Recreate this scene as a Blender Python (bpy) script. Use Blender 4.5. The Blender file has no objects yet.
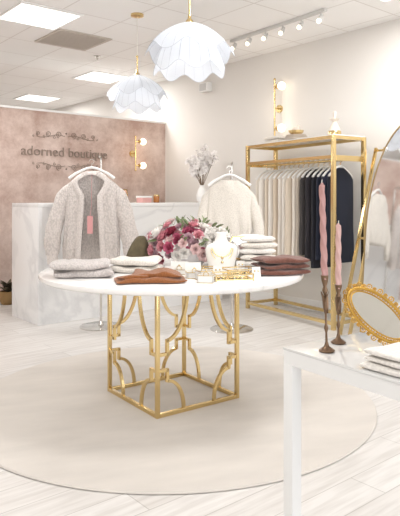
import bpy,bmesh,math,random
from mathutils import Vector,Matrix,noise
random.seed(7)
sc=bpy.context.scene
COL=sc.collection
PHI=math.radians(39.73)
CU,SU=math.cos(PHI),math.sin(PHI)
LK=.49
def R(u,v,z=0): return Vector((u*CU-v*SU,u*SU+v*CU,z))
pi=math.pi
# ---------------- materials
MC={}
def lin(c): return tuple((x/255)**2.2 for x in c)+(1,)
def mat(name,col,rough=.6,metal=0,bump=0,bscale=50,var=0,vscale=6,sheen=0,emit=0,trans=0,stretch=(1,1,1),alpha=1,coat=0):
    if name in MC: return MC[name]
    m=bpy.data.materials.new(name); m.use_nodes=True
    nt=m.node_tree; N=nt.nodes; L=nt.links
    p=N['Principled BSDF']
    c=lin(col)
    p.inputs['Base Color'].default_value=c
    p.inputs['Roughness'].default_value=rough
    p.inputs['Metallic'].default_value=metal
    if coat: p.inputs['Coat Weight'].default_value=coat
    if sheen: p.inputs['Sheen Weight'].default_value=sheen
    if trans: p.inputs['Transmission Weight'].default_value=trans
    if emit:
        p.inputs['Emission Color'].default_value=c; p.inputs['Emission Strength'].default_value=emit
    tc=N.new('ShaderNodeTexCoord'); mp=N.new('ShaderNodeMapping'); mp.inputs['Scale'].default_value=stretch
    L.new(tc.outputs['Object'],mp.inputs['Vector'])
    if var:
        n=N.new('ShaderNodeTexNoise'); n.inputs['Scale'].default_value=vscale; n.inputs['Detail'].default_value=6
        L.new(mp.outputs[0],n.inputs['Vector'])
        r=N.new('ShaderNodeValToRGB'); r.color_ramp.elements[0].position=.3; r.color_ramp.elements[1].position=.7
        r.color_ramp.elements[0].color=tuple(max(0,x*(1-var)) for x in c[:3])+(1,)
        r.color_ramp.elements[1].color=tuple(min(1,x*(1+var*.7)) for x in c[:3])+(1,)
        L.new(n.outputs['Fac'],r.inputs['Fac']); L.new(r.outputs['Color'],p.inputs['Base Color'])
    if bump:
        n=N.new('ShaderNodeTexNoise'); n.inputs['Scale'].default_value=bscale
        L.new(mp.outputs[0],n.inputs['Vector'])
        b=N.new('ShaderNodeBump'); b.inputs['Strength'].default_value=bump; b.inputs['Distance'].default_value=.01
        L.new(n.outputs['Fac'],b.inputs['Height']); L.new(b.outputs[0],p.inputs['Normal'])
    MC[name]=m; return m
def knit(name,col,scale=60,strength=.5,dark=.8):
    if name in MC: return MC[name]
    m=mat(name,col,.95,0,sheen=.3)
    nt=m.node_tree;N=nt.nodes;L=nt.links;p=N['Principled BSDF']
    tc=N.new('ShaderNodeTexCoord')
    v=N.new('ShaderNodeTexVoronoi'); v.inputs['Scale'].default_value=scale
    mp=N.new('ShaderNodeMapping'); mp.inputs['Scale'].default_value=(1,1,.7)
    L.new(tc.outputs['Object'],mp.inputs[0]); L.new(mp.outputs[0],v.inputs['Vector'])
    inv=N.new('ShaderNodeMath'); inv.operation='SUBTRACT'; inv.inputs[0].default_value=1; L.new(v.outputs['Distance'],inv.inputs[1])
    b=N.new('ShaderNodeBump'); b.inputs['Strength'].default_value=strength; b.inputs['Distance'].default_value=.008
    L.new(inv.outputs[0],b.inputs['Height']); L.new(b.outputs[0],p.inputs['Normal'])
    r=N.new('ShaderNodeValToRGB'); c=lin(col)
    r.color_ramp.elements[0].color=(c[0]*dark,c[1]*dark,c[2]*dark,1); r.color_ramp.elements[1].color=c
    r.color_ramp.elements[0].position=.3; r.color_ramp.elements[1].position=.65
    L.new(inv.outputs[0],r.inputs['Fac']); L.new(r.outputs['Color'],p.inputs['Base Color'])
    return m
gold=mat('brass',(222,196,142),.2,1)
goldd=mat('aged_gold',(206,166,88),.3,1,bump=.3,bscale=120)
bronze=mat('bronze',(118,96,78),.35,.9,bump=.2,bscale=90)
chrome=mat('chrome',(215,212,208),.15,1)
white=mat('white_paint',(240,239,237),.4)
whitep=mat('white_plastic',(246,245,243),.35)
cream=mat('cream_wall',(232,228,223),.85,bump=.05,bscale=200)
ceilm=mat('ceiling_base',(240,237,233),.9)
glow=mat('glow_bulb',(255,240,214),.4,emit=2.5)
def brickify(m,bw,rh,offset,c1,c2,mort,msize,stretch=False):
    nt=m.node_tree;N=nt.nodes;L=nt.links;p=N['Principled BSDF']
    tc=N.new('ShaderNodeTexCoord'); b=N.new('ShaderNodeTexBrick')
    b.inputs['Scale'].default_value=1; b.inputs['Brick Width'].default_value=bw; b.inputs['Row Height'].default_value=rh
    b.offset=offset; b.inputs['Mortar Size'].default_value=msize; b.inputs['Mortar Smooth'].default_value=.3
    b.inputs['Color1'].default_value=lin(c1); b.inputs['Color2'].default_value=lin(c2); b.inputs['Mortar'].default_value=lin(mort)
    L.new(tc.outputs['Object'],b.inputs['Vector'])
    if stretch:
        mp=N.new('ShaderNodeMapping'); mp.inputs['Scale'].default_value=(1.2,14,1); L.new(tc.outputs['Object'],mp.inputs['Vector'])
        n=N.new('ShaderNodeTexNoise'); n.inputs['Scale'].default_value=2.5; n.inputs['Detail'].default_value=8; L.new(mp.outputs[0],n.inputs['Vector'])
        r=N.new('ShaderNodeValToRGB'); r.color_ramp.elements[0].position=.35; r.color_ramp.elements[1].position=.6
        r.color_ramp.elements[0].color=(.80,.785,.77,1); r.color_ramp.elements[1].color=(1,1,1,1); L.new(n.outputs['Fac'],r.inputs['Fac'])
        mx=N.new('ShaderNodeMixRGB'); mx.blend_type='MULTIPLY'; mx.inputs[0].default_value=.75
        L.new(b.outputs['Color'],mx.inputs[1]); L.new(r.outputs['Color'],mx.inputs[2]); L.new(mx.outputs[0],p.inputs['Base Color'])
    else: L.new(b.outputs['Color'],p.inputs['Base Color'])
brickify(ceilm,.61,.61,0,(247,245,243),(244,242,240),(224,220,216),.008)
floorm=mat('whitewashed_planks',(225,221,216),.38)
brickify(floorm,1.3,.17,.37,(228,225,222),(218,214,210),(190,186,181),.0024,True)
pink=mat('pink_limewash',(208,172,160),.9)
nt=pink.node_tree;N=nt.nodes;L=nt.links
tc=N.new('ShaderNodeTexCoord'); n1=N.new('ShaderNodeTexNoise'); n1.inputs['Scale'].default_value=1.9; n1.inputs['Detail'].default_value=12; n1.inputs['Roughness'].default_value=.75
L.new(tc.outputs['Object'],n1.inputs['Vector']); r=N.new('ShaderNodeValToRGB')
r.color_ramp.elements[0].position=.38; r.color_ramp.elements[0].color=lin((180,152,140))
r.color_ramp.elements[1].position=.62; r.color_ramp.elements[1].color=lin((222,202,192))
L.new(n1.outputs['Fac'],r.inputs['Fac']); L.new(r.outputs['Color'],N['Principled BSDF'].inputs['Base Color'])
def marble(name,base,vein,scale=1.3,amt=.5,rough=.15):
    m=mat(name,base,rough); nt=m.node_tree;N=nt.nodes;L=nt.links
    tc=N.new('ShaderNodeTexCoord'); n=N.new('ShaderNodeTexNoise'); n.inputs['Scale'].default_value=scale; n.inputs['Detail'].default_value=9; n.inputs['Distortion'].default_value=1.2
    L.new(tc.outputs['Object'],n.inputs['Vector']); r=N.new('ShaderNodeValToRGB'); e=r.color_ramp.elements
    e[0].position=.465;e[0].color=lin(base);e[1].position=.535;e[1].color=lin(base); x=e.new(.5); x.color=lin(vein)
    L.new(n.outputs['Fac'],r.inputs['Fac']); L.new(r.outputs['Color'],N['Principled BSDF'].inputs['Base Color']); return m
marb=marble('counter_marble',(244,244,244),(230,230,231),.9)
tmarb=marble('table_marble',(246,244,242),(226,224,222),1.2,rough=.18)
rugm=mat('rug_wool',(221,214,206),.98,bump=.4,bscale=350,var=.08,vscale=2.2,stretch=(1,3,1),sheen=.2)
# ---------------- mesh helpers
def sharp(bm,ang=.7):
    bm.normal_update()
    for f in bm.faces: f.smooth=True
    for e in bm.edges:
        if len(e.link_faces)==2 and e.calc_face_angle(0)>ang: e.smooth=False
def fin(bm,name,m,parent=None,loc=(0,0,0),rot=(0,0,0),smooth=True,label=None,cat=None,group=None,kind=None,sub=0,solid=0,recalc=True):
    if recalc: bmesh.ops.recalc_face_normals(bm,faces=bm.faces)
    if smooth: sharp(bm)
    me=bpy.data.meshes.new(name); bm.to_mesh(me); bm.free()
    o=bpy.data.objects.new(name,me); COL.objects.link(o); me.materials.append(m)
    o.location=loc; o.rotation_euler=rot
    if parent: o.parent=parent
    if solid:
        s=o.modifiers.new('s','SOLIDIFY'); s.thickness=solid; s.offset=0
    if sub:
        s=o.modifiers.new('u','SUBSURF'); s.levels=sub; s.render_levels=sub
    tag(o,label,cat,group,kind); return o
def tag(o,label=None,cat=None,group=None,kind=None):
    if label:o['label']=label
    if cat:o['category']=cat
    if group:o['group']=group
    if kind:o['kind']=kind
def empty(name,loc,label,cat,rot=(0,0,0),group=None):
    o=bpy.data.objects.new(name,None); o.empty_display_size=.1; COL.objects.link(o); o.location=loc; o.rotation_euler=rot
    tag(o,label,cat,group); return o
def box(bm,c,s,rz=0,bev=0,M=None):
    r=bmesh.ops.create_cube(bm,size=1)
    vs=r['verts']
    mm=Matrix.Translation(c)@Matrix.Rotation(rz,4,'Z')@Matrix.Diagonal((s[0],s[1],s[2],1))
    if M is not None: mm=M@mm
    bmesh.ops.transform(bm,matrix=mm,verts=vs)
    if bev:
        es={e for v in vs for e in v.link_edges}
        bmesh.ops.bevel(bm,geom=list(es),offset=bev,segments=2,affect='EDGES',profile=.6)
def lathe(bm,prof,seg=32,fn=None,c=(0,0,0),cap=True):
    rings=[]
    for r,z in prof:
        ring=[]
        for i in range(seg):
            a=2*pi*i/seg; rr,zz=(r,z) if fn is None else fn(r,z,a)
            ring.append(bm.verts.new((c[0]+rr*math.cos(a),c[1]+rr*math.sin(a),c[2]+zz)))
        rings.append(ring)
    for a,b in zip(rings,rings[1:]):
        for i in range(seg):
            j=(i+1)%seg; bm.faces.new((a[i],a[j],b[j],b[i]))
    if cap:
        bm.faces.new(rings[0][::-1]); bm.faces.new(rings[-1])
    return rings
def tube(bm,pts,r,seg=8,closed=False,sq=False,ref=None,flat=1):
    pts=[Vector(p) for p in pts]; n=len(pts); rings=[]
    rr=r if isinstance(r,(list,tuple)) else [r]*n
    prev=None
    for i,p in enumerate(pts):
        if closed: t=(pts[(i+1)%n]-pts[i-1])
        else: t=pts[min(i+1,n-1)]-pts[max(i-1,0)]
        if t.length<1e-9: t=Vector((0,0,1))
        t.normalize()
        if ref is not None: up=Vector(ref)
        elif prev is not None: up=prev
        else: up=Vector((0,0,1)) if abs(t.z)<.9 else Vector((0,1,0))
        x=t.cross(up); 
        if x.length<1e-6: x=t.cross(Vector((1,.1,0)))
        x.normalize(); y=x.cross(t).normalized(); prev=y
        ring=[]
        k=4 if sq else seg
        for j in range(k):
            a=2*pi*j/k+(pi/4 if sq else 0); q=rr[i]*(1.414 if sq else 1)
            ring.append(bm.verts.new(p+x*math.cos(a)*q+y*math.sin(a)*q*flat))
        rings.append(ring)
    m=len(rings); k=len(rings[0])
    for i in range(m if closed else m-1):
        a=rings[i];b=rings[(i+1)%m]
        for j in range(k): bm.faces.new((a[j],a[(j+1)%k],b[(j+1)%k],b[j]))
    if not closed:
        bm.faces.new(rings[0][::-1]); bm.faces.new(rings[-1])
def sphere(bm,c,r,seg=16,sz=1):
    q=bmesh.ops.create_uvsphere(bm,u_segments=seg,v_segments=max(6,seg//2),radius=r)
    bmesh.ops.transform(bm,matrix=Matrix.Translation(c)@Matrix.Diagonal((1,1,sz,1)),verts=q['verts'])
def sgp(x,p): return math.copysign(abs(x)**p,x)
def BM(): return bmesh.new()
# ---------------- structure
def sbox(name,u0,u1,v0,v1,z0,z1,m):
    bm=BM(); box(bm,((u0+u1)/2,(v0+v1)/2,(z0+z1)/2),(u1-u0,v1-v0,z1-z0))
    return fin(bm,name,m,rot=(0,0,PHI),smooth=False,kind='structure')
CH=2.93; UW=5.03; VP=6.84
sbox('floor',-2.2,UW+.1,-2.6,11.1,-.1,0,floorm)
sbox('ceiling',-2.2,UW+.1,-2.6,11.1,CH,CH+.1,ceilm)
sbox('wall_right',UW,UW+.1,-2.6,11.1,0,CH,cream)
sbox('wall_left',-2.3,-2.2,-2.6,11.1,0,CH,cream)
sbox('wall_far',-2.2,UW,11,11.1,0,CH,cream)
sbox('wall_back',.2,UW,VP,VP+.12,0,2.30,pink)
sbox('trim_1',.2,UW,VP-.012,VP+.13,2.30,2.325,white)
sbox('baseboard_right',UW-.015,UW,-2.5,VP-.001,0,.11,white)
sbox('baseboard_back',.2,UW-.016,VP-.015,VP,0,.11,white)
sbox('wall_front',-2.2,UW,-2.6,-2.5,0,.35,cream)
sbox('wall_front_header',-2.2,UW,-2.6,-2.5,2.65,CH,cream)
sbox('wall_front_pier',UW-.5,UW,-2.6,-2.5,.35,2.65,cream)
bm=BM()
for u in (-2.15,-.1,2.2,4.5): box(bm,(u,-2.55,1.5),(.06,.06,2.3))
for z in (.38,2.62): box(bm,(1.18,-2.55,z),(6.6,.06,.06))
fin(bm,'added_window',mat('dark_frame',(60,58,56),.4,.5),rot=(0,0,PHI),smooth=False,kind='structure')  # unseen window behind the camera, added as an opening for light
# troffers
panels=[(2.36,5.21),(4.21,7.23),(4.24,9.41),(2.36,1.9),(-.1,1.9),(-.1,5.21),(4.2,2.6),(1.0,8.6)]  # panels beyond the view are unseen extras, added to light the room
pm=mat('light_diffuser',(255,253,248),.5,emit=1.5)
for i,(u,v) in enumerate(panels):
    P=empty('ceiling_light',R(u,v,CH),'square white recessed ceiling light panel, lit','ceiling light',rot=(0,0,PHI),group='ceiling light panels')
    bm=BM(); box(bm,(0,0,-.004),(.57,.57,.006)); fin(bm,'diffuser',pm,P,smooth=False)
    bm=BM()
    for s in (-1,1):
        box(bm,(s*.295,0,-.006),(.02,.61,.014)); box(bm,(0,s*.295,-.006),(.57,.02,.014))
    fin(bm,'frame',white,P,smooth=False)
    la=bpy.data.lights.new('panel_light','AREA'); la.size=.56; la.energy=52*LK; la.color=(1,.99,.975)
    lo=bpy.data.objects.new('panel_light',la); COL.objects.link(lo); lo.location=R(u,v,CH-.02)
la=bpy.data.lights.new('added_daylight','AREA'); la.shape='RECTANGLE'; la.size=6.4; la.size_y=2.3; la.energy=280*LK; la.color=(.975,.985,1)  # added area lamp outside the unseen window, brightens the room from behind
lo=bpy.data.objects.new('added_daylight',la); COL.objects.link(lo); lo.location=R(1.2,-2.9,1.5)
lo.rotation_euler=(Matrix.Rotation(PHI,3,'Z')@Matrix.Rotation(math.radians(90),3,'X')).to_euler()
w=bpy.data.worlds.new('w'); sc.world=w; w.use_nodes=True
w.node_tree.nodes['Background'].inputs[0].default_value=(.95,.97,1,1); w.node_tree.nodes['Background'].inputs[1].default_value=1.2*LK
# AC grille
P=empty('air_vent',R(2.99,5.74,CH),'square beige perforated ceiling air return grille','air vent',rot=(0,0,PHI))
bm=BM(); box(bm,(0,0,-.004),(.56,.56,.006)); fin(bm,'panel',mat('vent_dark',(166,154,142),.7,bump=.5,bscale=90),P,smooth=False)
bm=BM()
for s in (-1,1): box(bm,(s*.29,0,-.006),(.03,.61,.014)); box(bm,(0,s*.29,-.006),(.55,.03,.014))
for k in range(13): box(bm,(0,-.25+k*.0416,-.011),(.54,.012,.008))
fin(bm,'louver_frame',mat('vent_frame',(198,188,178),.6),P,smooth=False)
P=empty('sprinkler',R(3.55,6.2,CH),'small chrome ceiling sprinkler head','sprinkler')
bm=BM(); lathe(bm,[(.045,0),(.045,-.008),(.015,-.012),(.012,-.05),(.028,-.055),(.028,-.06)],20); fin(bm,'sprinkler_head',chrome,P)
# track light
p0=Vector((.335,6.34,CH)); p1=Vector((1.135,5.28,CH))
ang=math.atan2(p1.y-p0.y,p1.x-p0.x); ln=(p1-p0).length
P=empty('track_light',(p0+p1)/2,'white ceiling track with small glowing spotlights','track light',rot=(0,0,ang))
trm=mat('track_grey',(212,210,207),.4)
bm=BM(); box(bm,(0,0,-.015),(ln,.035,.03),bev=.003); fin(bm,'track',trm,P)
for k in range(6):
    x=-ln/2+.06+k*(ln-.12)/5
    bm=BM(); tube(bm,[(x,0,-.02),(x,0,-.06)],.008); 
    tube(bm,[(x-.01,.02,-.05),(x+.0,-.0,-.075),(x+.02,-.05,-.115)],[.018,.022,.028],12)
    fin(bm,'spot_head',trm,P)
    bm=BM(); sphere(bm,(x+.02,-.050,-.116),.022,12); fin(bm,'spot_bulb',glow,P)
def wallR(px):
    t=(px-200)/586; Y=UW/(t*CU+SU); return Vector((t*Y,Y,0))
q=wallR(208); q.z=1.2+112*q.y/586
P=empty('wall_speaker',q,'small white wall-mounted box speaker','speaker',rot=(0,0,PHI))
bm=BM(); box(bm,(-.045,0,0),(.09,.17,.12),bev=.01); fin(bm,'speaker_body',white,P)
bm=BM(); box(bm,(-.092,0,0),(.006,.13,.09)); fin(bm,'speaker_grille',mat('grille',(205,203,200),.6),P,smooth=False)
# ---------------- wall sconces
def sconce(loc,nrm,h,gr,label,e=3):
    P=empty('wall_sconce',loc,label,'wall lamp',rot=(0,0,math.atan2(nrm[1],nrm[0])+pi/2))
    bm=BM(); tube(bm,[(0,-.0,.0),(0,-.02,0)],.045,20); tube(bm,[(0,-.02,0),(0,-.09,0)],.008); fin(bm,'wall_plate',gold,P)
    bm=BM(); tube(bm,[(0,-.09,h/2),(0,-.09,-h/2)],.010,10); sphere(bm,(0,-.09,h/2),.015); sphere(bm,(0,-.09,-h/2),.015); fin(bm,'rod',gold,P)
    for s in (1,-1):
        z=s*h*.36
        bm=BM(); tube(bm,[(0,-.09,z),(.05,-.1,z)],.007); tube(bm,[(.045,-.1,z),(.07,-.1,z)],.026,16); fin(bm,'arm',gold,P)
        bm=BM(); sphere(bm,(.07+gr,-.1,z),gr,20); fin(bm,'globe_shade',glow,P)
    pl=bpy.data.lights.new('sconce_light','POINT'); pl.energy=e; pl.color=(1,.88,.72); pl.shadow_soft_size=.1
    o=bpy.data.objects.new('sconce_light',pl); COL.objects.link(o)
    n=Vector((nrm[0],nrm[1],0)); o.location=Vector(loc)+n*.3
q=wallR(280); q.z=1.2+91*q.y/586
sconce(q,(-CU,-SU),.66,.046,'slim brass wall sconce with two glowing glass globes',1.6)
q=R(4.46,VP,1.84)
sconce(q,(SU,-CU),.46,.046,'brass double-globe wall sconce on pink wall',2)
# ---------------- sign
P=empty('wall_sign',R(3.46,VP-.005,1.75),'grey raised boutique lettering with scroll ornaments on pink wall','sign',rot=(0,0,PHI))
signm=mat('sign_metal',(150,134,122),.6)
def text(body,width,ky,parent,loc,m,name='lettering',depth=.012):
    cu=bpy.data.curves.new('t','FONT'); cu.body=body; cu.size=1; cu.extrude=.03; cu.offset=-.005; cu.align_x='CENTER'
    to=bpy.data.objects.new('t',cu); COL.objects.link(to)
    dg=bpy.context.evaluated_depsgraph_get(); me=bpy.data.meshes.new_from_object(to.evaluated_get(dg))
    bpy.data.objects.remove(to)
    xs=[v.co.x for v in me.vertices]
    kx=width/(max(xs)-min(xs)); cx=(max(xs)+min(xs))/2
    for v in me.vertices:
        v.co=Vector(((v.co.x-cx)*kx,-v.co.z/.03*depth/2,v.co.y*ky))
    o=bpy.data.objects.new(name,me); COL.objects.link(o); me.materials.append(m); o.parent=parent; o.location=loc; return o
text('adorned',.56,.168,P,(-.315,-.012,0),signm)
text('boutique',.56,.168,P,(.315,-.012,0),signm)
def spiral(c,r,turns,dirn,start):
    return [(c[0]+r*(1-i/26*.75)*math.cos(start+dirn*turns*2*pi*i/26),0,c[1]+r*(1-i/26*.75)*math.sin(start+dirn*turns*2*pi*i/26)) for i in range(27)]
for zc,sg in ((.25,1),(-.11,-1)):
    bm=BM()
    for s in (-1,1):
        tube(bm,[(s*x,0,zc+sg*(.02*math.sin(x*14))) for x in [i*.02 for i in range(1,21)]],.0034,6,ref=(0,1,0))
        for cx,rr in ((.1,.042),(.24,.036),(.38,.028)):
            tube(bm,spiral((s*cx,zc+sg*.025),rr,1.5,s,-pi/2),.0034,6,ref=(0,1,0))
            tube(bm,spiral((s*(cx+.06),zc-sg*.012),rr*.5,1.1,-s,pi/2),.003,6,ref=(0,1,0))
    sphere(bm,(0,0,zc+sg*.045),.011,10)
    fin(bm,'scroll_ornament',signm,P,loc=(0,-.012,0))
# ---------------- counter
c0=Vector((-1.54,5.58,0))
P=empty('reception_counter',c0,'white marble waterfall reception counter','counter',rot=(0,0,PHI))
Lc=2.35; Wc=.64; Hc=1.17
bm=BM(); box(bm,(Lc/2,.03,(Hc-.04)/2),(Lc-.08,.04,Hc-.04)); fin(bm,'front_panel',marb,P,smooth=False)
for x in (.02,Lc-.02):
    bm=BM(); box(bm,(x,Wc/2,(Hc-.04)/2),(.04,Wc,Hc-.04),bev=.003); fin(bm,'side_panel',marb,P)
bm=BM(); box(bm,(Lc/2,Wc/2,Hc-.02),(Lc,Wc,.04),bev=.003); fin(bm,'countertop',marb,P)
bm=BM(); box(bm,(Lc/2,Wc/2,.6),(Lc-.08,Wc-.06,.03)); fin(bm,'shelf',white,P,smooth=False)
def onC(t,w): return c0+R(t,w,Hc)
P=empty('card_reader',onC(.75,.25),'small black card reader on marble counter','card reader',rot=(0,0,PHI+.3))
bm=BM(); box(bm,(0,0,.03),(.08,.14,.06),bev=.01); fin(bm,'reader_body',mat('black_plastic',(45,42,42),.4),P)
bm=BM(); box(bm,(0,-.02,.063),(.06,.07,.004)); fin(bm,'reader_screen',mat('screen_grey',(150,150,155),.2),P,smooth=False)
P=empty('gift_box',onC(1.35,.2),'small pink gift box with white lid','gift box',rot=(0,0,PHI+.2))
bm=BM(); box(bm,(0,0,.03),(.14,.1,.06),bev=.004); fin(bm,'box_body',mat('pink_card',(222,170,165),.7),P)
bm=BM(); box(bm,(0,0,.065),(.15,.11,.02),bev=.004); fin(bm,'box_lid',white,P)
P=empty('candle_jar',onC(1.52,.2),'amber glass candle jar on counter','candle jar')
bm=BM(); lathe(bm,[(.03,0),(.034,.005),(.034,.07),(.03,.075)],20); fin(bm,'jar',mat('amber',(170,110,60),.15),P)
bm=BM(); lathe(bm,[(.035,.075),(.035,.09),(.03,.092)],20); fin(bm,'jar_lid',gold,P)
P=empty('picture_frame',onC(1.15,.3),'small pink framed card standing on counter','picture frame',rot=(-.15,0,PHI+.1))
bm=BM()
for s in (-1,1): box(bm,(s*.05,0,.075),(.01,.012,.15)); box(bm,(0,0,.075+s*.07),(.1,.012,.01))
fin(bm,'frame_border',gold,P,smooth=False)
bm=BM(); box(bm,(0,.002,.075),(.09,.004,.13)); fin(bm,'card',mat('pink_paper',(232,190,182),.8),P,smooth=False)
# flower helpers
def petal(bm,M,w,l,cup,curl):
    g=[]
    for i in range(5):
        t=i/4; row=[]
        ww=w*math.sin(pi*(.12+.78*t))**.7
        for j in range(4):
            s=(j/3-.5)*2
            x=s*ww*.5; y=l*t*(1-.08*s*s); z=cup*l*(t*t*.6)+cup*w*.5*s*s*.6-curl*l*t**4
            row.append(bm.verts.new(M@Vector((x,y,z))))
        g.append(row)
    for i in range(4):
        for j in range(3): bm.faces.new((g[i][j],g[i][j+1],g[i+1][j+1],g[i+1][j]))
def peony(r,rings=4,n=7,t0=15,t1=80):
    bm=BM()
    for k in range(rings):
        tl=k/(rings-1) if rings>1 else 0
        tilt=math.radians(t0+(t1-t0)*tl); nn=n-k
        for i in range(max(3,nn)):
            a=2*pi*i/max(3,nn)+k*.5+random.uniform(-.15,.15)
            M=Matrix.Rotation(a,4,'Z')@Matrix.Translation((0,r*.05*(1-tl),0))@Matrix.Rotation(tilt,4,'X')
            petal(bm,M,r*(.95-.35*tl),r*(1-.25*tl),.5,.15)
    return bm
def orient(d):
    return Vector((0,0,1)).rotation_difference(Vector(d).normalized()).to_euler()
leafm=mat('leaf_green',(120,132,96),.6,var=.2,vscale=20)
P=empty('vase_of_blossoms',onC(2.2,.2),'white vase of tall pale blossom branches','flowers')
bm=BM(); lathe(bm,[(.04,0),(.065,.03),(.07,.09),(.05,.15),(.028,.19),(.033,.21),(.027,.208),(.022,.19)],28); fin(bm,'vase',white,P)
bm=BM(); tips=[]
for k in range(16):
    a=k*.7; h=random.uniform(.42,.68); sp=random.uniform(.05,.2)
    pts=[(0,0,.18),(sp*.3*math.cos(a),sp*.3*math.sin(a),.28),(sp*.8*math.cos(a),sp*.8*math.sin(a),h*.8),(sp*math.cos(a),sp*math.sin(a),h)]
    tube(bm,pts,.003,5); tips+=pts[2:]
    tips.append(tuple((Vector(pts[2])+Vector(pts[3]))/2+Vector((.02,0,.0))))
fin(bm,'branch',mat('branch',(120,100,80),.8),P)
blm=mat('blossom',(248,243,240),.7,sheen=.2)
for k,t in enumerate(tips):
    bm=peony(random.uniform(.038,.056),2,5,10,40); fin(bm,'blossom',blm,P,recalc=False,loc=t,rot=(random.uniform(0.7,1.8),random.uniform(-.6,.6),random.uniform(-.8,.8)),solid=.002)
# ---------------- pendants
pend=bpy.data.materials.new('pendant_fabric'); pend.use_nodes=True; N=pend.node_tree.nodes;L=pend.node_tree.links
N.remove(N['Principled BSDF']); out=N['Material Output']
d=N.new('ShaderNodeBsdfDiffuse'); d.inputs[0].default_value=(.74,.77,.82,1); t=N.new('ShaderNodeBsdfTranslucent'); t.inputs[0].default_value=(.74,.77,.82,1)
mx=N.new('ShaderNodeMixShader'); mx.inputs[0].default_value=.45; L.new(d.outputs[0],mx.inputs[1]); L.new(t.outputs[0],mx.inputs[2])
em=N.new('ShaderNodeEmission'); em.inputs[0].default_value=(.9,.95,1,1); em.inputs[1].default_value=.06; ad=N.new('ShaderNodeAddShader')
L.new(mx.outputs[0],ad.inputs[0]); L.new(em.outputs[0],ad.inputs[1]); L.new(ad.outputs[0],out.inputs[0])
ribm=mat('pendant_rib',(190,194,202),.7)
def pendant(loc,sc_,rz,label):
    P=empty('pendant_lamp',loc,label,'pendant lamp',rot=(0,0,rz))
    def tier(prof,dent,drop,name,n,ph):
        bm=BM(); seg=192; m=len(prof)
        def fn_ring(k):
            r,z=prof[k]; t=k/(m-1)
            def f(a):
                s=abs(math.sin(n*(a+ph)/2))
                s=s*s*(1-.35*s)/.65
                rr=r*(1+dent*t*s)
                zz=z-drop*t**2.2*s
                return rr,zz
            return f
        rings=[]
        for k in range(m):
            f=fn_ring(k); ring=[]
            for i in range(seg):
                a=2*pi*i/seg; rr,zz=f(a); ring.append(bm.verts.new((rr*math.cos(a)*sc_,rr*math.sin(a)*sc_,zz*sc_)))
            rings.append(ring)
        for a,b in zip(rings,rings[1:]):
            for i in range(seg): bm.faces.new((a[i],a[(i+1)%seg],b[(i+1)%seg],b[i]))
        fin(bm,name,pend,P)
        bm=BM()
        for q in range(n*3):
            a=2*pi*q/(n*3)-ph; pts=[]
            for k in range(m):
                rr,zz=fn_ring(k)(a); pts.append((rr*1.003*math.cos(a)*sc_,rr*1.003*math.sin(a)*sc_,zz*sc_))
            tube(bm,pts,.0016 if q%3==0 else .0009,5)
        pts=[]
        for i in range(seg):
            a=2*pi*i/seg; rr,zz=fn_ring(m-1)(a); pts.append((rr*math.cos(a)*sc_,rr*math.sin(a)*sc_,zz*sc_))
        tube(bm,pts,.0013,5,closed=True,ref=(0,0,1))
        fin(bm,'wire_rib',ribm,P)
    tier([(.02,.02),(.05,.010),(.09,-.006),(.135,-.028),(.18,-.056),(.22,-.086),(.252,-.116),(.272,-.142)],.05,.062,'upper_shade',7,0)
    tier([(.13,-.08),(.165,-.12),(.188,-.165),(.203,-.205),(.214,-.24),(.222,-.262)],.03,.05,'lower_shade',7,.25)
    bm=BM(); lathe(bm,[(.0,.01),(.026,.012),(.024,.03),(.012,.045),(.010,.07),(.0,.07)],20,cap=False); tube(bm,[(0,0,.06),(0,0,.19)],.007,10); sphere(bm,(0,0,.19),.012,10); fin(bm,'stem',gold,P)
    bm=BM(); tube(bm,[(0,0,.19),(0,0,CH-loc[2]-.02)],.0025,6); fin(bm,'cord',mat('cord',(225,220,210),.6),P)
    bm=BM(); lathe(bm,[(.06,CH-loc[2]),(.06,CH-loc[2]-.02),(.02,CH-loc[2]-.03)],24); fin(bm,'canopy',gold,P)
    bm=BM(); sphere(bm,(0,0,-.14),.04,16); tube(bm,[(0,0,0),(0,0,-.11)],.016,10); fin(bm,'bulb',glow,P)
    pl=bpy.data.lights.new('bulb_light','POINT'); pl.energy=1.1; pl.color=(1,.97,.94); pl.shadow_soft_size=.05
    o=bpy.data.objects.new('bulb_light',pl); COL.objects.link(o); o.location=(loc[0],loc[1],loc[2]-.2)
pendant((-.066,3.7,2.30),1.0,.2,'white ribbed fabric scalloped pendant lamp on brass stem')
pendant((-.585,5.46,2.345),1.0,.5,'white ribbed fabric scalloped pendant lamp on brass stem')
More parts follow.
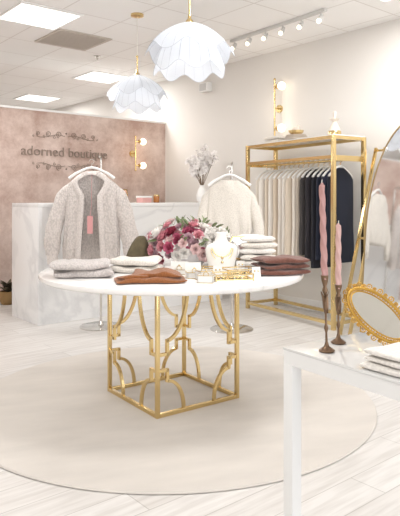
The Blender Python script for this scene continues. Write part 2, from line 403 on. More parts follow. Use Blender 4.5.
# ---------------- rug & table
TC=Vector((-.17,3.58,0))
bm=BM(); lathe(bm,[(1.19,0),(1.2,.004),(1.195,.011),(1.17,.012),(.001,.012)],96); fin(bm,'rug',rugm,loc=TC,rot=(0,0,.3),label='large round pale beige rug under marble table',cat='rug')
P=empty('display_table',TC,'round white marble table with geometric brass base','table',rot=(0,0,math.radians(36)))
TT=.775
bm=BM(); lathe(bm,[(.001,TT-.036),(.775,TT-.036),(.786,TT-.030),(.79,TT-.02),(.788,TT-.006),(.78,TT),(.001,TT)],128); fin(bm,'tabletop',tmarb,P)
hs=.28; bt=TT-.036
for sx in (-1,1):
    for sy in (-1,1):
        bm=BM(); box(bm,(sx*hs,sy*hs,(bt+.012)/2),(.022,.022,bt-.012),bev=.002); fin(bm,'post',gold,P)
for k in range(4):
    M=Matrix.Rotation(k*pi/2,4,'Z')
    bm=BM(); box(bm,(0,-hs,.024),(2*hs-.022,.022,.022),bev=.002,M=M); fin(bm,'bottom_rail',gold,P)
    bm=BM(); box(bm,(0,-hs,bt-.010),(2*hs-.022,.022,.018),bev=.002,M=M); fin(bm,'top_rail',gold,P)
    rf=M.to_3x3()@Vector((0,1,0))
    def bar(bm,pts): tube(bm,[M@Vector((x,-hs,z)) for x,z in pts],.0085,sq=True,ref=rf)
    for s in (-1,1):
        bm=BM()
        bar(bm,[(s*(.225-.145*math.cos(i/20*pi/2)),.725-.30*math.sin(i/20*pi/2)) for i in range(21)])
        bar(bm,[(s*.217,.433),(s*.217,.345)]); bar(bm,[(s*.209,.353),(s*.27,.353)])
        fin(bm,'upper_bracket',gold,P,smooth=False)
        bm=BM()
        bar(bm,[(s*.27,.265),(s*.209,.265)]); bar(bm,[(s*.217,.273),(s*.217,.20)])
        bar(bm,[(s*(.217-.11*math.sin(i/12*pi/2)),.035+.17*math.cos(i/12*pi/2)) for i in range(13)])
        fin(bm,'lower_bracket',gold,P,smooth=False)
# ---------------- folded garments
def folded(w,d,h,layers,seed,amp=1.0):
    bm=BM(); nx=22; na=32
    for l in range(layers):
        th=h/layers; zc=th*(l+.5); rings=[]
        dx=random.uniform(-.006,.006); dy=random.uniform(-.006,.006)
        for i in range(nx+1):
            s=i/nx*2-1; e=(1-abs(s)**6)**.5 if abs(s)<1 else 0; e=max(e,.25)
            ring=[]
            for j in range(na):
                a=2*pi*j/na
                y=d/2*sgp(math.cos(a),.35)*(.93+.07*e); z=th/2*1.02*sgp(math.sin(a),.65)*e
                x=s*w/2
                v=Vector((x,y,zc+z)); nn=noise.noise_vector(Vector((x*11+seed,y*11,l*3.1)))
                top=max(0,math.sin(a))
                v+=Vector((nn.x*.009*amp+dx,nn.y*.014*amp+dy,nn.z*amp*(.003 if l<layers-1 else .003+.010*top)))
                v.z=max(v.z,.0005); ring.append(bm.verts.new(v))
            rings.append(ring)
        for a,b in zip(rings,rings[1:]):
            for j in range(na): bm.faces.new((a[j],a[(j+1)%na],b[(j+1)%na],b[j]))
        bm.faces.new(rings[0][::-1]); bm.faces.new(rings[-1])
    return bm
def stack(x,y,z,n,w,d,h,m,rz,label,group,layers=2,name='folded_sweater',cat='folded sweater',amp=1,jit=.06):
    for i in range(n):
        mm=m[i%len(m)] if isinstance(m,list) else m
        k=1-.02*i
        fin(folded(w*k,d*k,h,layers,i*7.3+x*10,amp),name,mm,loc=(x+random.uniform(-.006,.006),y,z+i*(h+.001)),rot=(0,0,rz+random.uniform(-jit,jit)),label=label,cat=cat,group=group)
kgrey=knit('knit_lilac_grey',(204,196,192),110); kcream=knit('knit_cream',(230,223,213),120,.3,.88); kbrown=knit('knit_cocoa',(118,76,64),140,.4,.75); krust=knit('knit_rust',(146,90,50),150,.4,.8)
kwhite=knit('knit_ivory',(234,229,222),120,.3,.9)
stack(-.66,3.28,TT,2,.32,.27,.043,kgrey,.12,'folded grey-lilac knit sweater on marble table','folded grey sweaters',1,amp=1.8)
stack(-.38,3.5,TT,2,.28,.24,.04,kcream,-.1,'folded pale oatmeal sweater on marble table','folded oatmeal sweaters',1,amp=1.6)
P=empty('folded_shirt',(-.265,3.06,TT),'loosely folded rust-brown knit near table edge','folded clothing',rot=(0,0,.18))
fin(folded(.36,.23,.024,1,3.1,1.8),'folded_body',krust,P)
fin(folded(.25,.21,.024,1,6.1,2.2),'folded_flap',krust,P,loc=(.035,.005,.024),rot=(0,0,-.16))
fin(folded(.20,.06,.022,1,9.3,1.8),'sleeve',krust,P,loc=(-.06,-.05,.024),rot=(0,0,.5))
stack(.46,3.40,TT,3,.29,.25,.031,kbrown,.25,'folded cocoa brown knit sweater on marble table','folded brown sweaters',1,amp=1.4,jit=.12)
stack(.36,3.84,TT,5,.25,.24,.038,[kwhite,kcream],.1,'folded ivory sweater in tall stack','folded ivory sweaters',1)
# bouquet
BP=Vector((-.06,3.80,TT))
P=empty('flower_arrangement',BP,'loose bouquet of pink, burgundy and white blooms in bowl','flowers')
bm=BM(); lathe(bm,[(.06,0),(.09,.02),(.11,.07),(.10,.1),(.09,.1),(.10,.07)],28); fin(bm,'bowl',white,P)
fcols=[mat('petal_burgundy',(162,66,88),.6,var=.2,vscale=40),mat('petal_rose',(224,156,166),.6,var=.15,vscale=40),mat('petal_magenta',(200,104,132),.6,var=.15,vscale=40),mat('petal_blush',(242,214,212),.6),mat('petal_white',(248,244,239),.6),mat('petal_dusty',(204,168,178),.6)]
NB=90
for i in range(NB):
    a=i*2.39996; t=(i+.5)/NB; el=math.acos(1-t*1.3) 
    d=Vector((math.sin(el)*math.cos(a),math.sin(el)*math.sin(a),max(-.35,math.cos(el))))
    f=random.uniform(.86,1.12)
    p=Vector((d.x*.27*f,d.y*.16*f,.10+d.z*.16*f))+Vector([random.uniform(-.016,.016) for _ in range(3)])
    p.z=max(p.z,.055)
    if d.x>.30: ci=random.choice([4,3,4,3,4])
    elif d.x<-.5: ci=random.choice([3,5,1,4,3,5,1])
    else: ci=random.choice([0,1,2,5,1,3,0,2,3,1,5,4,4,3])
    rr=random.uniform(.030,.050)
    if ci==4: rr*=1.3
    bm=peony(rr,4,7); fin(bm,'bloom',fcols[ci],P,recalc=False,loc=p,rot=orient(d))
bm=BM()
for i in range(50):
    a=random.uniform(0,2*pi); el=random.uniform(.2,1.6); d=Vector((math.sin(el)*math.cos(a),math.sin(el)*math.sin(a),math.cos(el)))
    M=Matrix.Translation((d.x*.26,d.y*.16,.12+d.z*.16))@orient(d).to_matrix().to_4x4()@Matrix.Rotation(random.uniform(0,6),4,'Z')@Matrix.Rotation(.9,4,'X')
    petal(bm,M,.022,.062,.3,.2)
fin(bm,'foliage',leafm,P,recalc=False)
# olive draped scarf
P=empty('draped_scarf',(-.405,3.77,TT),'olive green velvet scarf draped over small riser','scarf',rot=(0,0,.3))
bm=BM(); ringl=[]
for k in range(16):
    t=k/15; ring=[]
    for j in range(48):
        a=2*pi*j/48
        r=.014+.066*t**.75; r*=1+.16*t*math.sin(5*a+t*2)+.08*t*math.sin(9*a)
        z=.19*(1-t**1.3)+.004; 
        ring.append(bm.verts.new((r*math.cos(a)*1.15+.03*(1-t),r*math.sin(a)*.6,max(.001,z+.012*t*(1-t)*math.sin(7*a)))))
    ringl.append(ring)
for a,b in zip(ringl,ringl[1:]):
    for j in range(48): bm.faces.new((a[j],a[(j+1)%48],b[(j+1)%48],b[j]))
bm.faces.new(ringl[0][::-1]); bm.faces.new(ringl[-1])
fin(bm,'scarf_cloth',mat('olive_velvet',(98,88,66),.85,sheen=.2,var=.25,vscale=25),P)
def bust(loc,rz,s=1):
    P=empty('necklace_bust',loc,'white necklace display bust with gold necklace','jewelry display',rot=(0,0,rz))
    bm=BM(); rings=[]
    pr=[(0,.066,.035),(.008,.068,.036),(.05,.076,.032),(.09,.086,.030),(.12,.088,.028),(.138,.078,.027),(.15,.052,.025),(.16,.036,.023),(.185,.030,.022),(.205,.031,.022),(.21,.022,.016)]
    for z,a,b in pr: rings.append([bm.verts.new((a*s*math.cos(t),b*s*math.sin(t)+.12*z,z*s)) for t in [i*2*pi/28 for i in range(28)]])
    for p,q in zip(rings,rings[1:]):
        for i in range(28): bm.faces.new((p[i],p[(i+1)%28],q[(i+1)%28],q[i]))
    bm.faces.new(rings[0][::-1]); bm.faces.new(rings[-1]); fin(bm,'bust_form',mat('bust_linen',(236,233,228),.8),P)
    for hh,rr in ((.05,.0030),(.075,.0022)):
        bm=BM(); tube(bm,[((.035+hh*.35)*s*math.sin(t),-(.020+.008*math.cos(t))*s+.012-.004,(.128-hh*math.cos(t))*s) for t in [-1.5+i*.15 for i in range(21)]],rr,6); sphere(bm,(0,-.026*s,(.124-hh)*s),.008,10); fin(bm,'necklace',gold,P)
bust((.13,3.52,TT),.1,1.1)
def jbox(x,y,s,rz,op,m,label):
    P=empty('jewelry_box',(x,y,TT),label,'jewelry box',rot=(0,0,rz))
    bm=BM(); w,d,h=s; t=.004
    box(bm,(0,0,t/2),(w,d,t))
    for q in (-1,1): box(bm,(q*(w/2-t/2),0,h/2),(t,d,h)); box(bm,(0,q*(d/2-t/2),h/2),(w,t,h))
    fin(bm,'box_body',m,P,smooth=False)
    bm=BM(); box(bm,(0,0,h*.4),(w-2*t-.002,d-2*t-.002,h*.6)); fin(bm,'cushion',mat('cushion',(206,198,188),.9),P)
    if op:
        bm=BM(); M=Matrix.Translation((0,d/2,h))@Matrix.Rotation(-math.radians(15),4,'X'); box(bm,(0,.003,h*.6),(w,.006,h*1.4),M=M); fin(bm,'lid',m,P,smooth=False)
    bm=BM()
    for z in (.002,h-.001):
        for q in (-1,1): tube(bm,[(q*w/2,-d/2,z),(q*w/2,d/2,z)],.0016,sq=True); tube(bm,[(-w/2,q*d/2,z),(w/2,q*d/2,z)],.0016,sq=True)
    fin(bm,'brass_edge',gold,P,smooth=False)
    bm=BM(); pts=[(.013*math.cos(a),-.0,h*.72+.012+.013*math.sin(a)) for a in [i*2*pi/16 for i in range(16)]]; tube(bm,pts,.0022,6,closed=True,ref=(0,1,0)); sphere(bm,(0,0,h*.72+.028),.005,8); fin(bm,'ring',gold,P)
wb=mat('white_card',(234,232,228),.6)
jbox(-.03,3.2,(.09,.08,.035),.2,True,wb,'open white jewelry box with gold ring')
jbox(.03,3.02,(.08,.07,.04),-.1,False,wb,'small white jewelry box with gold ring')
jbox(-.12,3.36,(.1,.08,.03),.0,True,wb,'open white jewelry box with gold ring')
jbox(.02,3.12,(.07,.06,.05),.5,False,wb,'small square white jewelry box with ring')
glassm=mat('mirror_glass',(232,235,237),.03,1)
fglass=mat('floor_mirror_glass',(232,233,234),.05,1)
def tray(x,y,w,d,rz,label):
    P=empty('jewelry_tray',(x,y,TT),label,'tray',rot=(0,0,rz))
    bm=BM(); box(bm,(0,0,.004),(w,d,.006)); fin(bm,'tray_base',glassm,P,smooth=False)
    bm=BM()
    for q in (-1,1):
        for z in (.008,.035):
            tube(bm,[(q*w/2,-d/2,z),(q*w/2,d/2,z)],.003,sq=True); tube(bm,[(-w/2,q*d/2,z),(w/2,q*d/2,z)],.003,sq=True)
        for r_ in (-1,1): tube(bm,[(q*w/2,r_*d/2,0.001),(q*w/2,r_*d/2,.038)],.003,sq=True)
    fin(bm,'tray_frame',gold,P,smooth=False)
    bm=BM()
    for k in range(5):
        cx=-w*.36+k*w*.18; cyy=random.uniform(-d*.25,d*.25)
        tube(bm,[(cx+.014*math.cos(a),cyy+.014*math.sin(a),.011) for a in [i*2*pi/14 for i in range(14)]],.003,6,closed=True,ref=(0,0,1))
        sphere(bm,(cx,cyy-.015,.013),.005,8)
    fin(bm,'bracelet',gold,P)
tray(.17,3.12,.2,.13,.2,'mirrored brass-edged tray of gold jewelry')
tray(.22,3.34,.18,.14,.3,'mirrored brass-edged tray of gold jewelry')
tray(.02,3.40,.14,.1,-.1,'mirrored brass-edged tray of gold jewelry')
def card(x,y,rz,z=0):
    P=empty('earring_card',(x,y,TT+z),'white earring card with gold earrings','earring card',rot=(-.2,0,rz),group='earring cards')
    bm=BM(); box(bm,(0,0,.03),(.05,.002,.06)); box(bm,(0,.02,.002),(.04,.04,.003)); fin(bm,'card_board',wb,P,smooth=False)
    bm=BM(); 
    for s in (-1,1): sphere(bm,(s*.011,-.004,.037),.005,8)
    fin(bm,'earring',gold,P)
for a,b,c in ((.1,3.26,.2),(-.17,3.24,-.1),(.31,3.2,.3),(.245,3.52,.1)): card(a,b,c)
P=empty('hexagon_mirror',(.25,3.75,TT),'standing brass hexagonal mirror among jewelry displays','mirror',rot=(0,0,.1))
bm=BM(); hx=[(.08*math.cos(i*pi/3),0,.12+.08*math.sin(i*pi/3)) for i in range(6)]
tube(bm,hx,.006,sq=True,closed=True,ref=(0,1,0)); box(bm,(0,0,.026),(.012,.012,.04)); box(bm,(0,0,.004),(.1,.06,.008)); fin(bm,'mirror_frame',gold,P,smooth=False)
bm=BM(); bm.faces.new([bm.verts.new((x*.95,0,.12+(z-.12)*.95)) for x,y,z in hx]); fin(bm,'mirror_pane',glassm,P,smooth=False)
# ---------------- garment stands + hung knitwear
def stand(x,y,rz,top):
    P=empty('garment_stand',(x,y,0),'slim chrome garment stand with round base','garment stand',rot=(0,0,rz))
    bm=BM(); lathe(bm,[(.2,0),(.2,.006),(.19,.012),(.03,.02),(.016,.05),(.012,.06)],40); fin(bm,'stand_base',chrome,P)
    bm=BM(); tube(bm,[(0,0,.05),(0,0,top-.02)],.011,12); fin(bm,'pole',chrome,P)
    bm=BM(); tube(bm,[(0,0,top-.03),(0,0,top),(0,-.04,top+.01),(0,-.09,top+.0),(0,-.1,top+.015)],.007,8,ref=(1,0,0)); fin(bm,'hook_arm',chrome,P)
def hanger(x,y,z,rz,w=.4,m=None,label='white wooden clothes hanger',group=None,th=1):
    P=empty('clothes_hanger',(x,y,z),label,'hanger',rot=(0,0,rz),group=group)
    bm=BM(); tube(bm,[(0,0,0),(0,0,.03)]+[(.022*math.sin(a)-.0,0,.055-.022*math.cos(a)) for a in [i*pi*1.5/10 for i in range(11)]],.0035,6,ref=(0,1,0)); fin(bm,'hook',gold if group else chrome,P)
    bm=BM(); tube(bm,[(-w/2,0,-.10),(-w*.35,0,-.055),(-w*.12,0,-.01),(0,0,0),(w*.12,0,-.01),(w*.35,0,-.055),(w/2,0,-.10)],[r*th for r in (.012,.011,.009,.01,.009,.011,.012)],10,ref=(0,1,0)); fin(bm,'hanger_arms',m or whitep,P)
def loftgarment(rings,gapf=None,na=48,seed=0,fold=.012,zs=1):
    bm=BM(); R_=[]
    m=len(rings)
    for k,(z,w,d) in enumerate(rings):
        g=gapf(k/(m-1)) if gapf else None; ring=[]
        for j in range(na+(1 if gapf else 0)):
            if gapf: a=-pi/2+g+(2*pi-2*g)*j/na
            else: a=2*pi*j/na
            f=min(1,max(0,(-z-.1)/.5))
            x=w*sgp(math.cos(a),.8); y=d*sgp(math.sin(a),.8)
            wv=math.sin(a*7+seed+z*3)*fold*f+noise.noise(Vector((x*8+seed,y*8,z*5)))*fold*1.2
            ring.append(bm.verts.new((x*(1+wv*.6),y+math.copysign(wv,y if abs(y)>1e-6 else 1),z)))
        R_.append(ring)
    for a,b in zip(R_,R_[1:]):
        n=len(a)
        for j in range(n-1 if gapf else n): bm.faces.new((a[j],a[(j+1)%n],b[(j+1)%n],b[j]))
    return bm,R_
def sleeve(s,pts,rad,seed,m,P,flat=.75,wr=.006):
    bm=BM()
    pv=[Vector(p) for p in pts]; n=30; rings=[]; na=22
    C=[]
    for i in range(n+1):
        t=i/n*(len(pv)-1); k=min(int(t),len(pv)-2); f=t-k
        a=pv[max(k-1,0)];b=pv[k];c=pv[k+1];d=pv[min(k+2,len(pv)-1)]
        p=.5*((2*b)+(c-a)*f+(2*a-5*b+4*c-d)*f*f+(3*b-a-3*c+d)*f**3)
        C.append((Vector((s*p.x,p.y,p.z)),rad[k]*(1-f)+rad[k+1]*f))
    for i,(p,r) in enumerate(C):
        tg=(C[min(i+1,n)][0]-C[max(i-1,0)][0]).normalized()
        x=tg.cross(Vector((0,1,0))).normalized(); y=x.cross(tg).normalized(); ring=[]
        for j in range(na):
            a=2*pi*j/na
            w_=1+noise.noise(Vector((math.cos(a)*1.5+seed,math.sin(a)*1.5,i*.32)))*.16+.03*math.sin(i*1.1+a*2)
            ring.append(bm.verts.new(p+x*math.cos(a)*r*w_+y*math.sin(a)*r*flat*w_))
        rings.append(ring)
    for a,b in zip(rings,rings[1:]):
        for j in range(na): bm.faces.new((a[j],a[(j+1)%na],b[(j+1)%na],b[j]))
    bm.faces.new(rings[0][::-1]); bm.faces.new(rings[-1])
    fin(bm,'sleeve',m,P)
def cardigan(x,y,z,rz):
    P=empty('knit_cardigan',(x,y,z),'chunky lilac-grey open knit cardigan hanging on stand','cardigan',rot=(0,0,rz))
    km=knit('knit_chunky',(220,211,206),70,.7,.82)
    rib=knit('knit_rib',(226,217,212),110,.5,.87)
    rg=[(-.0,.075,.035),(-.025,.125,.042),(-.055,.175,.05),(-.09,.21,.055),(-.14,.228,.060),(-.2,.235,.064),(-.3,.236,.068),(-.42,.243,.07),(-.55,.252,.074),(-.66,.258,.076),(-.76,.254,.075),(-.80,.244,.07)]
    gf=lambda t:1.30-1.02*min(1,t*2.2)+.22*max(0,t-.5)
    bm,RR=loftgarment(rg,gf,56,1,.02)
    e1=[r[0].co.copy() for r in RR]; e2=[r[-1].co.copy() for r in RR]
    fin(bm,'cardigan_body',km,P,solid=.012)
    bm=BM(); pts=e1[::-1]+[Vector((.05,.03,.012)),Vector((0,.04,.015)),Vector((-.05,.03,.012))]+e2
    tube(bm,[p+Vector((0,-.008,0)) for p in pts],.026,10,flat=.45,ref=None); fin(bm,'collar_band',rib,P)
    for s in (-1,1):
        sleeve(s,[(.155,0,-.095),(.25,0,-.20),(.315,-.02,-.4),(.355,-.035,-.6),(.355,-.045,-.74)],[.045,.070,.074,.080,.058],s*3+5,km,P,.6)
        bm=BM(); tube(bm,[(s*.355,-.045,-.73),(s*.350,-.045,-.82)],[.050,.048],16,flat=.6,ref=(0,1,0)); fin(bm,'cuff',rib,P)
        fin(folded(.13,.02,.14,1,3),'pocket',km,P,loc=(s*.155,-.080,-.68))
    bm=BM(); tube(bm,[(.0,.0,-.0),(.0,-.03,-.3),(.0,-.10,-.38)],.002,5); box(bm,(.0,-.11,-.46),(.05,.003,.16)); fin(bm,'swing_tag',mat('pink_tag',(222,160,160),.7),P)
CX,CYY=-1.0,5.42
stand(CX+.06,CYY+.14,0,1.60)
hanger(CX+.0,CYY-.01,1.50,.0,.42,th=1.2)
cardigan(CX,CYY,1.435,.03)
def sweater(x,y,z,rz):
    P=empty('knit_sweater',(x,y,z),'cream crew-neck knit sweater hanging on stand','sweater',rot=(0,0,rz))
    P.scale=(.88,.88,.9)
    rg=[(-.0,.085,.045),(-.015,.10,.05),(-.035,.14,.055),(-.065,.185,.058),(-.11,.215,.062),(-.18,.22,.068),(-.28,.222,.073),(-.38,.228,.078),(-.48,.235,.08),(-.54,.222,.075),(-.58,.218,.07)]
    bm,RR=loftgarment(rg,None,56,4,.026); fin(bm,'sweater_body',kcream,P,solid=.01)
    bm=BM(); tube(bm,[(.09*math.cos(a),.052*math.sin(a),.0-(.035 if math.sin(a)<0 else -.0)*abs(math.sin(a))) for a in [i*2*pi/32 for i in range(32)]],.012,10,closed=True,ref=(0,0,1)); fin(bm,'neckband',knit('knit_rib_cream',(214,206,195),110,.5,.85),P)
    for s in (-1,1):
        sleeve(s,[(.14,0,-.085),(.225,0,-.19),(.275,-.03,-.36),(.30,-.05,-.54),(.29,-.06,-.68)],[.042,.058,.056,.056,.042],s+2,kcream,P,.65)
        bm=BM(); tube(bm,[(s*.289,-.062,-.67),(s*.284,-.065,-.74)],[.04,.037],16,flat=.65,ref=(0,1,0)); fin(bm,'cuff',knit('knit_rib_cream',(214,206,195)),P)
SX,SY=.265,5.3
stand(SX+.03,SY+.14,0,1.53)
hanger(SX,SY,1.43,.0,.38,th=1.2)
sweater(SX,SY,1.375,.05)
# ---------------- clothing rack
RA=Vector((1.23,5.4,0)); RB=Vector((.53,6.5,0)); rd=(RA-RB); RL=rd.length; ra=math.atan2(rd.y,rd.x)
P=empty('clothing_rack',RB,'tall square-section brass clothing rack with top shelf','clothing rack',rot=(0,0,ra))
RD=.40; RH=1.80
for x in (0,RL):
    for y in (0,RD):
        bm=BM(); box(bm,(x,y,RH/2),(.036,.036,RH),bev=.002); fin(bm,'post',gold,P)
for z in (.06,RH-.018,RH-.2):
    for y in (0,RD):
        if z==RH-.2 and y==RD: continue
        bm=BM(); box(bm,(RL/2,y,z),(RL-.036,.03,.03)); fin(bm,'long_rail',gold,P,smooth=False)
    for x in (0,RL):
        bm=BM(); box(bm,(x,RD/2,z),(.03,RD-.036,.03)); fin(bm,'side_rail',gold,P,smooth=False)
bm=BM(); tube(bm,[(.014,RD/2,1.58),(RL-.014,RD/2,1.58)],.012,12)
for x in (.0,RL): box(bm,(x,RD/2,1.575),(.02,RD-.04,.02))
fin(bm,'hanging_rail',gold,P)
bm=BM(); box(bm,(RL/2,RD/2,RH+.004),(RL+.02,RD+.02,.008)); fin(bm,'top_shelf',whitep,P,smooth=False)
rm=Matrix.Translation(RB)@Matrix.Rotation(ra,4,'Z')
gc=[(238,230,218),(244,238,230),(232,218,200),(242,236,228),(222,206,186),(240,232,222),(244,238,230),(226,212,194),(236,228,218),(196,184,170),(70,66,66),(50,47,52),(40,40,48),(34,38,54),(48,52,70),(30,34,48)]
gn=['ivory','white','beige','ivory','tan','cream','white','sand','cream','taupe','charcoal','black','black','navy','dark blue','navy']
NG=len(gc)
for i in range(NG):
    x=.09+i*(RL-.2)/(NG-1)+random.uniform(-.003,.003); y=RD/2; tw=random.uniform(-.02,.02)
    loc=rm@Vector((x,y,1.505)); ln_=random.uniform(.88,1.16) if i<9 else random.uniform(.84,1.0)
    hanger(loc.x,loc.y,1.525,ra+pi/2+tw,.30,whitep,'white clothes hanger on brass rail','rack hangers')
    m=mat('cloth_%d'%i,gc[i],.9,bump=.2,bscale=140,sheen=.05 if i>9 else .3)
    hw=random.uniform(.145,.18)
    rg=[(0,.045,.016),(-.03,.09,.018),(-.07,.14,.02),(-.11,hw,.022),(-.3,hw*1.0,.024),(-.5,hw*.98,.024),(-.7,hw*1.02,.025),(-ln_*.9,hw*1.04,.025),(-ln_,hw*1.02,.024)]
    bm,RR=loftgarment(rg,None,32,i*1.7,.008); bm.faces.new(RR[0][::-1]); bm.faces.new(RR[-1])
    fin(bm,'hanging_garment',m,loc=loc,rot=(0,0,ra+pi/2+tw),label=gn[i]+' garment hanging on brass clothing rack',cat='garment',group='garments on the rack')
def onR(x,y): return rm@Vector((x,y,RH+.008))
ivc=mat('ivory_ceramic',(224,213,200),.35)
q=onR(.66,.12)
for k in range(3):
    bm=BM(); lathe(bm,[(.05,0),(.055,.004),(.12-.01*k,.02),(.125-.01*k,.026),(.115-.01*k,.022),(.05,.008),(.001,.007)],32)
    fin(bm,'plate',ivc,loc=(q.x,q.y,q.z+k*.016),label='ivory ceramic plate stacked on rack shelf',cat='plate',group='stacked plates')
P=empty('gold_dish',(q.x,q.y,q.z+.058),'small gold-rimmed dish with ornament','dish')
bm=BM(); lathe(bm,[(.03,0),(.07,.02),(.08,.045),(.075,.043),(.03,.01),(.001,.008)],28); fin(bm,'dish_bowl',gold,P)
bm=BM(); sphere(bm,(0,0,.05),.04,14); sphere(bm,(.02,0,.085),.02,12); fin(bm,'ornament',ivc,P)
q=onR(1.14,.18)
P=empty('ceramic_bottle_vase',q,'ivory ceramic bottle vase with flared collar','vase')
bm=BM(); lathe(bm,[(.045,0),(.06,.01),(.058,.06),(.035,.11),(.02,.14),(.026,.15),(.05,.17),(.02,.175),(.014,.2),(.02,.22),(.016,.24),(.001,.245)],32); fin(bm,'vase_body',ivc,P)
bm=BM(); lathe(bm,[(.052,.012),(.063,.018),(.063,.05),(.058,.056)],32,cap=False); fin(bm,'brass_band',gold,P)
q=onR(.32,.14)
fin(folded(.24,.16,.07,2,9),'folded_scarf',kcream,loc=q,rot=(0,0,ra),label='folded cream scarf on rack shelf',cat='folded scarf')
b0=Vector((1.235,5.17,.0)); b1=Vector((1.70,5.655,1.70)); off=Vector((.64,-.77,0))*.10
P=empty('leaning_ladder',b0,'narrow brass display ladder leaning against wall','display ladder')
dv=b1-b0
for s in (0,1):
    bm=BM(); tube(bm,[off*s+Vector((0,0,.014)),off*s+dv],.012,sq=True,ref=off.normalized()); fin(bm,'rail',gold,P,smooth=False)
for t in (.12,.5,.985):
    bm=BM(); tube(bm,[dv*t,dv*t+off],.010,sq=True); fin(bm,'rung',gold,P,smooth=False)
# ---------------- arch floor mirror
ML=Vector((1.335,4.91,0)); md=Vector((.44,-.898,0)).normalized(); MW=.96; MH=1.84; AB=.95
ma=math.atan2(md.y,md.x)
lean=math.radians(4)
mr=Matrix.Rotation(ma,4,'Z')@Matrix.Rotation(-lean,4,'X')
P=empty('floor_mirror',ML,'tall arched floor mirror with thin gold frame, leaning','mirror')
P.rotation_euler=mr.to_euler()
def archpts(off):
    pts=[]; a=MW/2-off; b=AB-off
    pts.append((MW/2-a,0,off)); 
    for i in range(49):
        t=pi-pi*i/48; pts.append((MW/2+a*math.cos(t),0,(MH-AB)+b*math.sin(t)))
    pts.append((MW/2+a,0,off)); return pts
bm=BM(); tube(bm,archpts(.006),.006,closed=True,sq=True,ref=(0,1,0)); fin(bm,'mirror_frame',mat('frame_gold',(176,152,112),.3,1),P,smooth=False)
bm=BM(); bm.faces.new([bm.verts.new((x,-.003,z)) for x,y,z in archpts(.010)]); fin(bm,'mirror_glass',fglass,P,smooth=False)
bm=BM(); bm.faces.new([bm.verts.new((x,.006,z)) for x,y,z in archpts(.010)]); fin(bm,'mirror_backing',mat('backing',(90,80,70),.8),P,smooth=False,solid=.004)
# ---------------- white side table
A=Vector((.248,1.754,0)); d1=Vector((.57,-.82,0)).normalized(); a1=math.atan2(d1.y,d1.x)
P=empty('side_table',A,'white metal rectangular display table with white top','table',rot=(0,0,a1))
TL,TW,TZ=.95,1.0,.76
bm=BM(); box(bm,(TL/2,TW/2,TZ-.004),(TL-.0,TW-.0,.008),bev=.002); fin(bm,'tabletop',mat('white_glass',(218,218,217),.12,coat=.5),P)
bm=BM()
for y in (.02,TW-.02): box(bm,(TL/2,y,TZ-.028),(TL-.004,.036,.04))
for x in (.02,TL-.02): box(bm,(x,TW/2,TZ-.028),(.036,TW-.08,.04))
wtm=mat('white_metal',(232,232,231),.4)
fin(bm,'apron',wtm,P,smooth=False)
for x in (.02,TL-.02):
    for y in (.02,TW-.02):
        bm=BM(); box(bm,(x,y,(TZ-.048)/2),(.038,.038,TZ-.048),bev=.002); fin(bm,'leg',wtm,P)
def candlestick(x,y,h,ch,rc,lean,col,label,cl,mn):
    P=empty('candlestick',(x,y,TZ),label,'candlestick',rot=(0,lean,0))
    k=.85
    bm=BM(); lathe(bm,[(.025*k,.0),(.028*k,.004),(.022*k,.008),(.009*k,.016),(.0045*k,.03),(.0035*k,h*.25),(.0075*k,h*.31),(.0035*k,h*.37),(.0035*k,h*.55),(.008*k,h*.6),(.004*k,h*.66),(.004*k,h*.74),(.010*k,h*.8),(.006*k,h*.85),(.011*k,h*.93),(.0135*k,h),(.011*k,h),(.008*k,h*.95)],24); fin(bm,'holder_body',bronze,P)
    for k in range(3):
        bm=BM(); M=Matrix.Rotation(k*2.1,4,'Z')@Matrix.Translation((.003,0,h*.5))@Matrix.Rotation(math.radians(80),4,'X'); petal(bm,M,.014,h*.3,.3,.2); fin(bm,'leaf_ornament',bronze,P,recalc=False,solid=.0012)
    C=empty('taper_candle',(x+math.sin(lean)*(h-.012),y,TZ+h-.012),cl,'candle',rot=(0,lean,0))
    bm=BM(); n=70; prof=[(rc*(1-.15*(i/n)) if i<n-1 else rc*.4,ch*i/n) for i in range(n+1)]
    lathe(bm,prof,24,lambda r,z,a:(r*(1+.16*math.sin(3*a+z*120)),z)); fin(bm,'wax',mat(mn,col,.5,coat=.1),C)
    bm=BM(); tube(bm,[(0,0,ch-.002),(0.001,0,ch+.009)],.0012,5); fin(bm,'wick',mat('wick',(230,225,215),.9),C)
candlestick(.368,1.70,.222,.280,.0092,-.03,(178,134,130),'slim bronze candlestick with leaf ornament','tall dusty pink twisted taper candle','wax_dusty')
candlestick(.425,1.80,.180,.200,.0088,.0,(200,162,156),'slim bronze candlestick with leaf ornament','pale pink twisted taper candle','wax_pale')
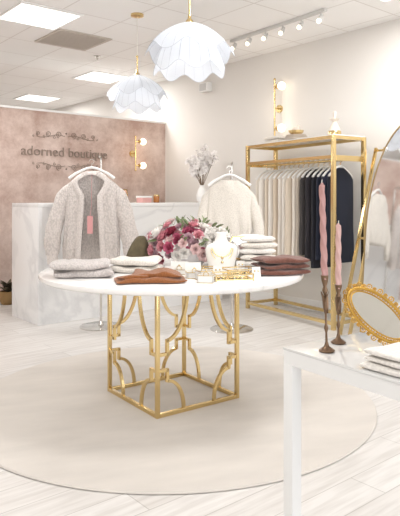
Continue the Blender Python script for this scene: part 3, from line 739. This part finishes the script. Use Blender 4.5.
# ornate oval mirror
P=empty('ornate_hand_mirror',(.526,1.74,.860),'ornate gold oval tabletop mirror with beaded scalloped frame','mirror')
M1=Matrix.Rotation(math.radians(-52),4,'Y')
ea,eb=.052,.106
Mo=Matrix.Rotation(math.radians(-25),4,'Z')@Matrix.Rotation(math.radians(-22),4,'X')@M1
P.rotation_euler=Mo.to_euler()
def ell(a,b,n): return [(a*math.cos(2*pi*i/n),0,b*math.sin(2*pi*i/n)) for i in range(n)]
bm=BM(); tube(bm,ell(ea,eb,48),.005,10,closed=True,ref=(0,1,0)); tube(bm,ell(ea-.011,eb-.011,48),.0025,8,closed=True,ref=(0,1,0))
for i,(x,y,z) in enumerate(ell(ea-.006,eb-.006,70)): sphere(bm,(x,-.003,z),.0028,6)
fin(bm,'mirror_frame',goldd,P)
bm=BM(); NS=36
for i in range(NS):
    x,y,z=ell(ea+.003,eb+.003,NS)[i]
    a=math.atan2(z/eb,x/ea)
    nx,nz=math.cos(a)/ea,math.sin(a)/eb; k=(nx*nx+nz*nz)**.5; nx/=k; nz/=k
    big=i%2==0
    rr=.0072 if big else .005
    cxx,czz=x+nx*(rr*.9),z+nz*(rr*.9)
    tube(bm,[(cxx+rr*math.cos(b),0,czz+rr*math.sin(b)) for b in [j*2*pi/12 for j in range(12)]],.0017,5,closed=True,ref=(0,1,0))
    for j in range(5 if big else 3):
        b=math.atan2(nz,nx)+(j-(2 if big else 1))*.7
        sphere(bm,(cxx+rr*math.cos(b),-.001,czz+rr*math.sin(b)),.0023,6)
    sphere(bm,(cxx,-.001,czz),.0030,8)
fin(bm,'scallop_border',goldd,P)
bm=BM(); bm.faces.new([bm.verts.new(p) for p in ell(ea-.010,eb-.010,48)]); fin(bm,'mirror_pane',mat('antique_mirror',(214,212,204),.06,1),P,smooth=False)
bm=BM(); tube(bm,[(0,.01,.04),(.0,.09,-.06)],.004,6); fin(bm,'easel_leg',goldd,P)
stack(.52,1.53,TZ,3,.13,.16,.017,kwhite,a1,'folded ivory linen on white table','folded linens',1,'folded_linen','folded linen',.4)
q=R(2.62,6.62)
P=empty('potted_plant',q,'small dark dried plant in woven basket on floor','plant')
bm=BM(); lathe(bm,[(.07,0),(.09,.03),(.1,.12),(.09,.15),(.085,.15),(.09,.1)],24); fin(bm,'basket',mat('wicker',(150,120,80),.9,bump=.6,bscale=120),P)
bm=BM()
for i in range(26):
    M=Matrix.Translation((0,0,.13))@Matrix.Rotation(i*2.4,4,'Z')@Matrix.Rotation(random.uniform(.3,1.3),4,'X'); petal(bm,M,.05,.17,.3,.4)
fin(bm,'foliage',mat('dark_leaf',(88,80,62),.7),P,recalc=False)
# ---------------- camera
cam=bpy.data.cameras.new('camera'); co=bpy.data.objects.new('camera',cam); COL.objects.link(co); sc.camera=co
co.location=(0,0,1.2); co.rotation_euler=(math.radians(90),0,0)
cam.sensor_fit='VERTICAL'; cam.sensor_height=24; cam.lens=586/516*24; cam.shift_y=-58/516; cam.clip_start=.05
sc.view_settings.view_transform='Standard'; sc.view_settings.look='None'; sc.view_settings.exposure=0
